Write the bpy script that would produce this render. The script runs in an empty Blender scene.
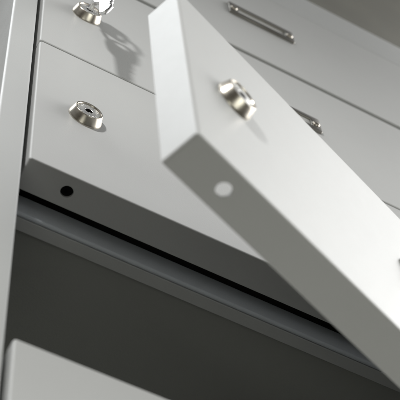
import bpy, bmesh, math, random
from mathutils import Vector, Matrix, Euler

# ------------------------------------------------------------------ set up
S = 0.11                       # metres per row of doors (one row pitch = 11 cm)
sc = bpy.context.scene
COL = sc.collection
T = 0.122                      # depth of a door tray, in rows
G = 0.014                      # gap between two doors
W = 2.36                       # width of a door
H = 0.986

def V(x, y, z):
    return Vector((x * S, y * S, z * S))

# --------------------------------------------------------------- materials
def new_mat(name):
    m = bpy.data.materials.new(name); m.use_nodes = True
    nt = m.node_tree
    b = nt.nodes['Principled BSDF']
    return m, nt, b

def noise(nt, scale, detail=3.0, rough=0.55, stretch=None):
    tc = nt.nodes.new('ShaderNodeTexCoord')
    n = nt.nodes.new('ShaderNodeTexNoise')
    n.inputs['Scale'].default_value = scale
    n.inputs['Detail'].default_value = detail
    n.inputs['Roughness'].default_value = rough
    if stretch:
        mp = nt.nodes.new('ShaderNodeMapping')
        mp.inputs['Scale'].default_value = stretch
        nt.links.new(tc.outputs['Object'], mp.inputs['Vector'])
        nt.links.new(mp.outputs['Vector'], n.inputs['Vector'])
    else:
        nt.links.new(tc.outputs['Object'], n.inputs['Vector'])
    return n

def ramp(nt, src, p0, c0, p1, c1):
    r = nt.nodes.new('ShaderNodeValToRGB')
    r.color_ramp.elements[0].position = p0; r.color_ramp.elements[0].color = (*c0, 1)
    r.color_ramp.elements[1].position = p1; r.color_ramp.elements[1].color = (*c1, 1)
    nt.links.new(src, r.inputs['Fac'])
    return r

def rough_range(nt, src, b, lo, hi):
    mr = nt.nodes.new('ShaderNodeMapRange')
    mr.inputs['From Min'].default_value = 0.3; mr.inputs['From Max'].default_value = 0.7
    mr.inputs['To Min'].default_value = lo; mr.inputs['To Max'].default_value = hi
    nt.links.new(src, mr.inputs['Value'])
    nt.links.new(mr.outputs['Result'], b.inputs['Roughness'])

def bump(nt, src, b, strength, dist):
    bp = nt.nodes.new('ShaderNodeBump')
    bp.inputs['Strength'].default_value = strength
    bp.inputs['Distance'].default_value = dist
    nt.links.new(src, bp.inputs['Height'])
    nt.links.new(bp.outputs['Normal'], b.inputs['Normal'])

def paint(name, c, r0=0.36, r1=0.44, spec=0.5):
    m, nt, b = new_mat(name)
    big = noise(nt, 14.0, 4.0)
    c0 = tuple(x * 0.972 for x in c); c1 = tuple(min(1, x * 1.02) for x in c)
    rp = ramp(nt, big.outputs['Fac'], 0.3, c0, 0.7, c1)
    nt.links.new(rp.outputs['Color'], b.inputs['Base Color'])
    mid = noise(nt, 160.0, 5.0, 0.7)
    rough_range(nt, mid.outputs['Fac'], b, r0, r1)
    fine = noise(nt, 1250.0, 3.0, 0.6)
    bump(nt, fine.outputs['Fac'], b, 0.30, 0.0002)
    b.inputs['Specular IOR Level'].default_value = spec
    return m

M_PAINT = paint('grey_powder_coat', (0.563, 0.568, 0.562), 0.41, 0.44)
M_FRAME = paint('grey_frame_paint', (0.553, 0.562, 0.558), 0.36, 0.44)
M_RAIL = paint('frame_paint_blue_lit', (0.655, 0.695, 0.745), 0.5, 0.56, 0.35)  # bluish light on the shelf flanges is put into this colour
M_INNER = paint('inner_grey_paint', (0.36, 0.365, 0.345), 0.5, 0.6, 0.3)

def metal(name, c, r0, r1, stretch=None, scale=300.0):
    m, nt, b = new_mat(name)
    b.inputs['Metallic'].default_value = 1.0
    n = noise(nt, scale, 4.0, 0.65, stretch)
    rp = ramp(nt, n.outputs['Fac'], 0.3, tuple(x * 0.92 for x in c), 0.7, c)
    nt.links.new(rp.outputs['Color'], b.inputs['Base Color'])
    rough_range(nt, n.outputs['Fac'], b, r0, r1)
    return m

M_CHROME = metal('nickel_plating', (0.60, 0.56, 0.49), 0.27, 0.33)
M_FACE = metal('satin_nickel_face', (0.88, 0.88, 0.86), 0.40, 0.52, None, 900.0)
M_KEY = metal('polished_nickel_key', (0.66, 0.66, 0.66), 0.22, 0.40, None, 500.0)
M_BRASS = metal('brass_keyway', (0.62, 0.50, 0.30), 0.2, 0.35)
M_HOLDER = metal('dull_steel_holder', (0.30, 0.29, 0.265), 0.3, 0.42)

m, nt, b = new_mat('black_recess'); M_BLACK = m
n = noise(nt, 200.0)
rp = ramp(nt, n.outputs['Fac'], 0.3, (0.006, 0.006, 0.006), 0.7, (0.014, 0.013, 0.012))
nt.links.new(rp.outputs['Color'], b.inputs['Base Color']); b.inputs['Roughness'].default_value = 0.6

m, nt, b = new_mat('grey_card'); M_CARD = m
n = noise(nt, 700.0, 4.0)
rp = ramp(nt, n.outputs['Fac'], 0.3, (0.50, 0.50, 0.48), 0.7, (0.55, 0.55, 0.53))
nt.links.new(rp.outputs['Color'], b.inputs['Base Color']); b.inputs['Roughness'].default_value = 0.7

m, nt, b = new_mat('rough_grey_plaster'); M_WALL = m
n = noise(nt, 7.0, 6.0, 0.6)
rp = ramp(nt, n.outputs['Fac'], 0.3, (0.098, 0.096, 0.081), 0.7, (0.125, 0.122, 0.102))
nt.links.new(rp.outputs['Color'], b.inputs['Base Color']); b.inputs['Roughness'].default_value = 0.85
n2 = noise(nt, 90.0, 5.0, 0.7); bump(nt, n2.outputs['Fac'], b, 0.4, 0.002)

# ------------------------------------------------------------ mesh helpers
def link(name, me, mat, parent=None):
    o = bpy.data.objects.new(name, me); COL.objects.link(o)
    if mat is not None and me is not None and len(me.materials) == 0: me.materials.append(mat)
    if parent is not None: o.parent = parent
    return o

def finish(bm, name, angle=35, smooth=True):
    bmesh.ops.recalc_face_normals(bm, faces=bm.faces)
    me = bpy.data.meshes.new(name); bm.to_mesh(me); bm.free()
    if smooth:
        for p in me.polygons: p.use_smooth = True
        me.set_sharp_from_angle(angle=math.radians(angle))
    return me

def box(bm, x0, x1, y0, y1, z0, z1, bev=0.0, seg=3):
    r = bmesh.ops.create_cube(bm, size=1.0)
    vs = r['verts']
    for v in vs:
        v.co = V(x0 if v.co.x < 0 else x1, y0 if v.co.y < 0 else y1, z0 if v.co.z < 0 else z1)
    if bev:
        es = list({e for v in vs for e in v.link_edges})
        bmesh.ops.bevel(bm, geom=es, offset=bev * S, segments=seg, profile=0.5, affect='EDGES')

def wn(o):
    md = o.modifiers.new('weighted_normals', 'WEIGHTED_NORMAL'); md.keep_sharp = True; md.weight = 100
    return o

def boxes(name, mat, parent, lst, bev=0.012):
    bm = bmesh.new()
    for b_ in lst: box(bm, *b_, bev)
    return wn(link(name, finish(bm, name, 60), mat, parent))

def lathe(bm, prof, n=64, cx=0, cz=0):
    """profile (r, y) turned about the y axis through (cx, cz)"""
    rings = []
    for r, y in prof:
        if r == 0:
            rings.append([bm.verts.new(V(cx, y, cz))])
        else:
            rings.append([bm.verts.new(V(cx + r * math.cos(2 * math.pi * k / n), y, cz + r * math.sin(2 * math.pi * k / n))) for k in range(n)])
    for a, b_ in zip(rings, rings[1:]):
        for k in range(n):
            k2 = (k + 1) % n
            if len(a) == 1 and len(b_) == 1: continue
            if len(a) == 1: bm.faces.new((a[0], b_[k], b_[k2]))
            elif len(b_) == 1: bm.faces.new((a[k], a[k2], b_[0]))
            else: bm.faces.new((a[k], a[k2], b_[k2], b_[k]))

def plate(bm, outline, holes, thick, bev=0.0):
    """flat plate in the local x,z plane, thickness along y, with round holes (cx, cz, r)"""
    edges = []
    def loop(pts):
        vs = [bm.verts.new(V(x, 0, z)) for x, z in pts]
        for i in range(len(vs)): edges.append(bm.edges.new((vs[i], vs[(i + 1) % len(vs)])))
    loop(outline)
    for cx, cz, rx, rz in holes:
        loop([(cx + rx * math.cos(2 * math.pi * k / 28), cz + rz * math.sin(2 * math.pi * k / 28)) for k in range(28)])
    r = bmesh.ops.triangle_fill(bm, edges=edges, use_beauty=True, use_dissolve=False)
    fs = [g for g in r['geom'] if isinstance(g, bmesh.types.BMFace)]
    ex = bmesh.ops.extrude_face_region(bm, geom=fs)
    vs = [g for g in ex['geom'] if isinstance(g, bmesh.types.BMVert)]
    bmesh.ops.translate(bm, verts=vs, vec=V(0, thick, 0))
    bmesh.ops.translate(bm, verts=bm.verts, vec=V(0, -thick / 2, 0))
    if bev:
        bmesh.ops.recalc_face_normals(bm, faces=bm.faces)
        es = [e for e in bm.edges if len(e.link_faces) == 2 and e.calc_face_angle(0) > 1.2]
        bmesh.ops.bevel(bm, geom=es, offset=bev * S, segments=2, profile=0.5, affect='EDGES')

def thing(name, label, cat, loc=(0, 0, 0), rz=0.0, group=None):
    o = bpy.data.objects.new(name, None); COL.objects.link(o)
    o.empty_display_size = 0.02
    o.location = V(*loc); o.rotation_euler = (0, 0, rz)
    o['label'] = label; o['category'] = cat
    if group: o['group'] = group
    return o

# -------------------------------------------------------------------- door
LX, LZ = 0.199, 0.478          # lock centre on a door

def bake(o):
    dg = bpy.context.evaluated_depsgraph_get()
    me = bpy.data.meshes.new_from_object(o.evaluated_get(dg))
    old = o.data
    o.modifiers.clear(); o.data = me
    bpy.data.meshes.remove(old)
    return o

def door_panel_mesh():
    bm = bmesh.new()
    r = bmesh.ops.create_cube(bm, size=1.0)
    for v in r['verts']:
        v.co = V(0 if v.co.x < 0 else W, 0 if v.co.y < 0 else T, 0 if v.co.z < 0 else H)
    back = [f for f in bm.faces if all(abs(v.co.y - T * S) < 1e-6 for v in f.verts)]
    bmesh.ops.delete(bm, geom=back, context='FACES')
    lay = bm.edges.layers.float.new('bevel_weight_edge')
    for e in bm.edges:
        a, c = (v.co for v in e.verts)
        fr = abs(a.y) < 1e-6 and abs(c.y) < 1e-6
        if fr: e[lay] = 0.5 if abs(a.z - c.z) < 1e-6 else 1.0
        elif abs(a.y - c.y) > 1e-4: e[lay] = 1.0
    bmesh.ops.recalc_face_normals(bm, faces=bm.faces)
    # normals out of the tray
    f0 = min(bm.faces, key=lambda f: f.calc_center_median().y)
    if f0.normal.y > 0: bmesh.ops.reverse_faces(bm, faces=bm.faces)
    me = bpy.data.meshes.new('panel'); bm.to_mesh(me); bm.free()
    o = link('panel', me, M_PAINT)
    bv = o.modifiers.new('bends', 'BEVEL'); bv.limit_method = 'WEIGHT'; bv.width = 0.011 * S; bv.segments = 4
    sm = o.modifiers.new('sheet', 'SOLIDIFY'); sm.thickness = 0.009 * S; sm.offset = -1.0; sm.use_even_offset = True
    # latch hole through the lower lip
    cb = bmesh.new()
    bmesh.ops.create_cone(cb, cap_ends=True, segments=40, radius1=0.0225 * S, radius2=0.0225 * S, depth=0.12 * S,
                          matrix=Matrix.Translation(V(0.166, 0.062, 0)))
    cm = bpy.data.meshes.new('cutter'); cb.to_mesh(cm); cb.free()
    c = link('cutter', cm, None)
    bo = o.modifiers.new('hole', 'BOOLEAN'); bo.object = c; bo.operation = 'DIFFERENCE'; bo.solver = 'EXACT'
    bpy.context.view_layer.update()
    bake(o)
    bpy.data.objects.remove(c)
    for p in o.data.polygons: p.use_smooth = True
    o.data.set_sharp_from_angle(angle=math.radians(50))
    wn(o)
    return o

def build_door(label, loc, rz=0.0):
    d = thing('locker_door', label, 'locker door', loc, rz, 'metal doors of the cabinet')
    p = door_panel_mesh(); p.parent = d
    # cam lock
    bm = bmesh.new()
    lathe(bm, [(0.0485, -0.024), (0.0505, -0.0335), (0.0525, -0.0365), (0.0575, -0.0370), (0.0600, -0.0345),
               (0.0695, -0.0075), (0.0715, -0.0045), (0.0715, 0.001)], 72)
    lathe(bm, [(0.052, 0.0155), (0.052, 0.095), (0, 0.095)], 40)
    lathe(bm, [(0.064, 0.0152), (0.064, 0.034), (0.052, 0.034)], 6)
    lk = link('lock', finish(bm, 'lock', 40), M_CHROME, d); lk.location = V(LX, 0, LZ); lk.scale = (0.93, 1.0, 0.93)
    bm = bmesh.new()
    lathe(bm, [(0.0487, -0.031), (0.047, -0.0325), (0.033, -0.0325), (0.032, -0.0330),
               (0.0178, -0.0330), (0.0170, -0.0322)], 56)
    rnd = random.Random(4)
    for k in range(26):
        a = 2 * math.pi * (k + rnd.uniform(-.2, .2)) / 26
        rr = bmesh.ops.create_cube(bm, size=1.0)
        mt = Matrix.Translation(V(0.0405 * math.cos(a), -0.0328, 0.0405 * math.sin(a))) @ Matrix.Rotation(-a, 4, 'Y') @ \
            Matrix.Diagonal((rnd.uniform(.005, .009) * S, 0.0018 * S, rnd.uniform(.0022, .0045) * S, 1))
        bmesh.ops.transform(bm, matrix=mt, verts=rr['verts'])
    fc = link('lock_face', finish(bm, 'lock_face', 40), M_FACE, lk)
    bm = bmesh.new()
    lathe(bm, [(0.0170, -0.0321), (0.0166, -0.0145), (0, -0.0145)], 32)
    kw = link('keyhole', finish(bm, 'keyhole', 30, False), M_BLACK, lk)
    bm = bmesh.new()
    box(bm, 0.002, 0.0125, -0.0290, -0.0146, -0.011, 0.001, 0.0025, 2)
    link('keyway_ward', finish(bm, 'keyway_ward', 40), M_FACE, lk)
    # latch arm behind the sheet
    bm = bmesh.new()
    box(bm, -0.188, 0.045, 0.096, 0.106, -0.035, 0.035, 0.003, 2)
    link('latch_arm', finish(bm, 'latch_arm', 40), M_HOLDER, lk)
    # label holder: frame with solid ends, round rivets, card behind
    x0, x1, z0, z1 = 1.0, 1.385, 0.437, 0.572
    hd_bm = bmesh.new()
    ew = 0.052
    outl = [(x0, z0 + .006), (x0 + .006, z0), (x1 - .006, z0), (x1, z0 + .006), (x1, z1 - .006), (x1 - .006, z1), (x0 + .006, z1), (x0, z1 - .006)]
    edges = []
    def lp(pts):
        vs = [hd_bm.verts.new(V(x, 0, z)) for x, z in pts]
        for i in range(len(vs)): edges.append(hd_bm.edges.new((vs[i], vs[(i + 1) % len(vs)])))
    lp(outl); lp([(x0 + ew, z0 + .034), (x1 - ew, z0 + .034), (x1 - ew, z1 - .036), (x0 + ew, z1 - .036)])
    r = bmesh.ops.triangle_fill(hd_bm, edges=edges, use_beauty=True)
    fs = [g for g in r['geom'] if isinstance(g, bmesh.types.BMFace)]
    ex = bmesh.ops.extrude_face_region(hd_bm, geom=fs)
    bmesh.ops.translate(hd_bm, verts=[g for g in ex['geom'] if isinstance(g, bmesh.types.BMVert)], vec=V(0, -0.013, 0))
    bmesh.ops.recalc_face_normals(hd_bm, faces=hd_bm.faces)
    es = [e for e in hd_bm.edges if len(e.link_faces) == 2 and e.calc_face_angle(0) > 0.6 and
          any(v.co.y < -0.01 * S for v in e.verts) and all(v.co.y < -0.01 * S for v in e.verts)]
    bmesh.ops.bevel(hd_bm, geom=es, offset=0.004 * S, segments=3, profile=0.5, affect='EDGES')
    hd = link('label_holder', finish(hd_bm, 'label_holder', 40), M_HOLDER, d); hd.location = V(0, -0.0005, 0)
    bm = bmesh.new()
    box(bm, x0 + ew - .004, x1 - ew + .004, -0.004, -0.0008, z0 + .030, z1 - .032, 0.0)
    link('label_card', finish(bm, 'label_card', 30, False), M_CARD, hd)
    for rx in (x0 + .027, x1 - .027):
        bm = bmesh.new()
        lathe(bm, [(0.019, -0.0125), (0.0185, -0.016), (0.015, -0.0195), (0.008, -0.0215), (0, -0.022)], 28)
        rv = link('rivet', finish(bm, 'rivet', 40), M_CHROME, hd); rv.location = V(rx, 0, (z0 + z1) / 2 - .004)
    # hinge pins at the far edge
    for hz in (0.10, 0.876):
        bm = bmesh.new()
        bmesh.ops.create_cone(bm, cap_ends=True, segments=20, radius1=0.012 * S, radius2=0.012 * S, depth=0.16 * S,
                              matrix=Matrix.Translation(V(W + 0.013, 0.10, hz)))
        link('hinge', finish(bm, 'hinge', 40), M_CHROME, d)
    return d

def copy_tree(o, parent=None):
    c = o.copy(); COL.objects.link(c)
    if parent is not None: c.parent = parent
    for ch in list(o.children): copy_tree(ch, c)
    return c

THETA = 0.336
first = build_door('closed grey metal door directly above the dark open compartment, its round lock empty', (0, 0, 0))
specs = [
    ('closed grey door with a key standing in its lock, second row from the top', (0, 0, 1.0), 0.0),
    ('topmost closed grey door just under the cabinet top, with a steel label holder', (0, 0, 2.012), 0.0),
    ('open metal door swung out towards the viewer, brightly lit, largest and nearest of all doors', (0.148, -0.738, -1.0), THETA),
    ('closed grey door below the dark open compartment, cut off by the lower left corner', (0, 0, -2.01), 0.0),
]
for lab, loc, rz in specs:
    d = copy_tree(first)
    if loc[2] == 1.0:
        d.scale = (1, 1, 0.981)
        for ch in d.children:                       # this holder was fixed a little lower on its door
            if ch.name.startswith('label_holder'): ch.location = V(-0.012, -0.0005, -0.024)
    d.location = V(*loc); d.rotation_euler = (0, 0, rz); d['label'] = lab

# ----------------------------------------------------------------- cabinet
cab = thing('metal_cabinet', 'light grey sheet metal cabinet frame that carries the rows of hinged doors', 'cabinet', (1.2, 1.5, -2.1))
BX, BY, BZ = 1.2, 1.5, -2.1
def cpart(name, mat, lst, bev=0.012):
    lst = [(a - BX, b_ - BX, c - BY, d - BY, e - BZ, f - BZ) for a, b_, c, d, e, f in lst]
    return boxes(name, mat, cab, lst, bev)

XL, XR = -0.126, -0.0215
DEP = 3.2
TOP = 3.375
cpart('side_panel', M_FRAME, [(XL, XR, 0.0, DEP, -2.1, TOP)], 0.014)
cpart('side_panel', M_FRAME, [(W + 0.03, W + 0.135, 0.0, DEP, -2.1, TOP)], 0.014)
cpart('top_rail', M_FRAME, [(XR + 0.002, W + 0.028, 0.004, DEP - .03, 3.0065, TOP - 0.002)], 0.012)
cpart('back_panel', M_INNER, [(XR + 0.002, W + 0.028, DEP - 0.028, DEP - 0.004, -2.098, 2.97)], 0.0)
for zz in (2.0, 1.0, 0.0, -1.0):
    zt = zz - 0.004
    # folded front edge of each shelf: vertical flange and a lip turned in underneath
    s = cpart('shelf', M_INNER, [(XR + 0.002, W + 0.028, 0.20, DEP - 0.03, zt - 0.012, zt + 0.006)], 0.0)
    fl = cpart('shelf_flange', M_RAIL, [(XR + 0.001, W + 0.029, 0.170, 0.188, zz - 0.063, zz + 0.055)], 0.0085)
    lp_ = cpart('shelf_lip', M_FRAME, [(XR + 0.001, W + 0.029, 0.1885, 0.236, zz - 0.0625, zz - 0.054)], 0.003)
    fl.parent = s; lp_.parent = s
cpart('bottom_rail', M_FRAME, [(XR + 0.002, W + 0.028, 0.170, DEP - 0.03, -2.099, -1.99)], 0.012)

# ------------------------------------------------------------- keys and ring
KX, KZ = LX, 1.0 + LZ
# key in the lock: plate in the y,z plane
KT = math.radians(13)
k1 = thing('key', 'nickel key standing straight out of the lock on the second door from the top', 'key', (KX, -0.033, KZ))
bm = bmesh.new()
plate(bm, [(0.0, -.021), (.052, -.021), (.056, -.046), (.075, -.058), (.150, -.058), (.172, -.046), (.178, -.02), (.178, .02), (.172, .046),
           (.150, .058), (.075, .058), (.056, .046), (.052, .021), (0, .021)], [(.146, 0.0, .017, .030)], 0.017, 0.003)
k1.rotation_euler = (KT, 0, 0)
bow = link('bow', finish(bm, 'bow', 40), M_KEY, k1)
bow.rotation_euler = (0, 0, -math.pi / 2)
bm = bmesh.new()
lathe(bm, [(0.0, -0.008), (0.013, -0.008), (0.013, 0.006), (0.0, 0.006)], 20)
link('shoulder', finish(bm, 'shoulder', 40), M_KEY, k1)
# split ring hanging in the bow
ring_c = (KX, -0.033 - 0.150 * math.cos(KT), KZ - 0.150 * math.sin(KT) - 0.056 * 0.9)
bm = bmesh.new()
R0, r0 = 0.068, 0.0065
n1, n2, turns = 160, 10, 2
prev = None
for i in range(n1 + 1):
    a = 2 * math.pi * turns * i / n1
    off = (i / n1 - 0.5) * 0.026
    c = Vector((off, R0 * math.cos(a), R0 * math.sin(a)))
    rad = Vector((0, math.cos(a), math.sin(a)))
    cur = [bm.verts.new((c + rad * (r0 * math.cos(t)) + Vector((1, 0, 0)) * (r0 * math.sin(t))) * S) for t in [2 * math.pi * j / n2 for j in range(n2)]]
    if prev:
        for j in range(n2): bm.faces.new((prev[j], prev[(j + 1) % n2], cur[(j + 1) % n2], cur[j]))
    else: bm.faces.new(cur)
    prev = cur
bm.faces.new(prev)
ro = link('key_ring', finish(bm, 'key_ring', 50), M_KEY)
ro.location = V(*ring_c); ro.rotation_euler = (0, 0, math.radians(18))
ro['label'] = 'small split ring threaded through the bow of the key in the lock'; ro['category'] = 'key ring'
# second key hanging from the ring, blade down
k2 = thing('key', 'bright nickel key hanging from the ring, its toothed blade pointing down', 'key',
           (KX, ring_c[1], ring_c[2] - R0 + 0.018))
k2.scale = (0.82, 1, 1.14)
k2.rotation_euler = Euler((math.radians(-5), math.radians(-3), math.radians(-56)))
bm = bmesh.new()
plate(bm, [(-.028, .03), (.028, .03), (.062, .012), (.070, -.03), (.062, -.085), (.044, -.105), (.040, -.118), (.040, -.150), (.030, -.160), (.038, -.172),
           (.036, -.185), (.022, -.196), (.033, -.208), (.024, -.222), (.034, -.236), (.018, -.262), (-.012, -.275), (-.034, -.258), (-.036, -.118), (-.046, -.105),
           (-.062, -.085), (-.070, -.03), (-.062, .012)], [(0, 0.0, .026, .016)], 0.017, 0.0025)
link('bow_and_blade', finish(bm, 'bow_and_blade', 40), M_KEY, k2)

# -------------------------------------------------------------------- wall
bm = bmesh.new()
box(bm, -40, 40, DEP + 0.02, DEP + 1.0, -12, 60)
wl = link('wall', finish(bm, 'wall', 30, False), M_WALL); wl['kind'] = 'structure'

# ------------------------------------------------------------------ lights
def area(name, pos, target, size, power, color, shape='DISK', size_y=None):
    l = bpy.data.lights.new(name, 'AREA'); l.shape = shape; l.size = size * S
    if size_y: l.size_y = size_y * S
    l.energy = power; l.color = color
    o = bpy.data.objects.new(name, l); COL.objects.link(o)
    p = V(*pos); o.location = p
    o.rotation_euler = (V(*target) - p).to_track_quat('-Z', 'Y').to_euler()
    return o
c0 = Vector((0.4, 0, 0.6))
def at(d, dist): 
    d = Vector(d).normalized() * dist
    return tuple(c0 + d)
door_c = (1.0, -0.5, -0.5)
kl = bpy.data.lights.new('key_lamp', 'SPOT'); kl.energy = 14.6; kl.color = (1.0, 0.995, 0.98)
kl.spot_size = math.radians(64); kl.spot_blend = 1.0; kl.shadow_soft_size = 0.30 * S
ko = bpy.data.objects.new('key_lamp', kl); COL.objects.link(ko)
ko.location = V(*at((-.93, -1.0, .33), 6.5))
ko.rotation_euler = (V(0.7, 0, -0.6) - ko.location).to_track_quat('-Z', 'Y').to_euler()
area('low_softbox', (3, -7, -6), c0, 5.0, 2.4, (0.98, 1.0, 0.925))
area('ceiling_panel', (-8.8, -0.6, 17), (0.1, -.7, -.6), 10.0, 17.6, (0.95, 0.985, 1.0))
area('side_fill', (21, -2, 10.0), door_c, 20.0, 44, (1.0, 0.998, 0.99))  # added fill from the right that brightens the open door
area('low_side_fill', (21, -8, 4.0), door_c, 16.0, 23, (1.0, 0.998, 0.99))  # added fill, lower on the right, fitted to the door tones
area('high_side_fill', (16, -.5, 15.0), door_c, 14.0, 12.2, (1.0, 0.998, 0.99))  # added fill from high right, grazing the open door's front
area('high_side_fill', (13.5, -.8, 17.0), door_c, 12.0, 4.8, (1.0, 0.998, 0.99))  # steeper added fill, for the open door and its lock face
area('floor_bounce', (-2.5, -3.5, -6.5), door_c, 3.0, 0.41, (0.98, 1.0, 0.91))

w = bpy.data.worlds.new('World'); sc.world = w; w.use_nodes = True
nt = w.node_tree; bg = nt.nodes['Background']
tc = nt.nodes.new('ShaderNodeTexCoord'); sx = nt.nodes.new('ShaderNodeSeparateXYZ')
nt.links.new(tc.outputs['Generated'], sx.inputs['Vector'])
mr = nt.nodes.new('ShaderNodeMapRange')
mr.inputs['From Min'].default_value = -1; mr.inputs['From Max'].default_value = 1
nt.links.new(sx.outputs['Z'], mr.inputs['Value'])
cr = nt.nodes.new('ShaderNodeValToRGB')
els = cr.color_ramp.elements
els[0].position = 0.0; els[0].color = (0.05, 0.042, 0.03, 1)
els[1].position = 1.0; els[1].color = (0.30, 0.30, 0.295, 1)
e = els.new(0.42); e.color = (0.055, 0.050, 0.042, 1)
e = els.new(0.60); e.color = (0.07, 0.07, 0.068, 1)
e = els.new(0.85); e.color = (0.12, 0.12, 0.118, 1)
nt.links.new(mr.outputs['Result'], cr.inputs['Fac'])
nt.links.new(cr.outputs['Color'], bg.inputs['Color'])
bg.inputs['Strength'].default_value = 1.0

# ------------------------------------------------------------------ camera
cd = bpy.data.cameras.new('camera'); cam = bpy.data.objects.new('camera', cd); COL.objects.link(cam)
YAW, PITCH, ROLL = -0.6262966, 1.0530576, -0.1372678
cd.sensor_fit = 'HORIZONTAL'; cd.sensor_width = 36.0; cd.lens = 1360.357 / 400 * 36
cam.rotation_euler = (Matrix.Rotation(YAW, 3, 'Z') @ Matrix.Rotation(math.pi / 2 + PITCH, 3, 'X') @ Matrix.Rotation(ROLL, 3, 'Z')).to_euler()
cam.location = V(-0.75088, -1.94874, -3.98208)
cd.clip_start = 0.02; cd.clip_end = 60
cd.dof.use_dof = True
fw = cam.rotation_euler.to_matrix() @ Vector((0, 0, -1))
cd.dof.focus_distance = (V(0.15, -0.03, 0.75) - cam.location).dot(fw)
cd.dof.aperture_fstop = 30.0
cd.dof.aperture_blades = 0
sc.camera = cam

sc.render.engine = 'CYCLES'
sc.view_settings.view_transform = 'Standard'
sc.view_settings.look = 'None'
sc.view_settings.exposure = 0.0
sc.view_settings.gamma = 1.0
sc.cycles.caustics_reflective = False
sc.cycles.caustics_refractive = False
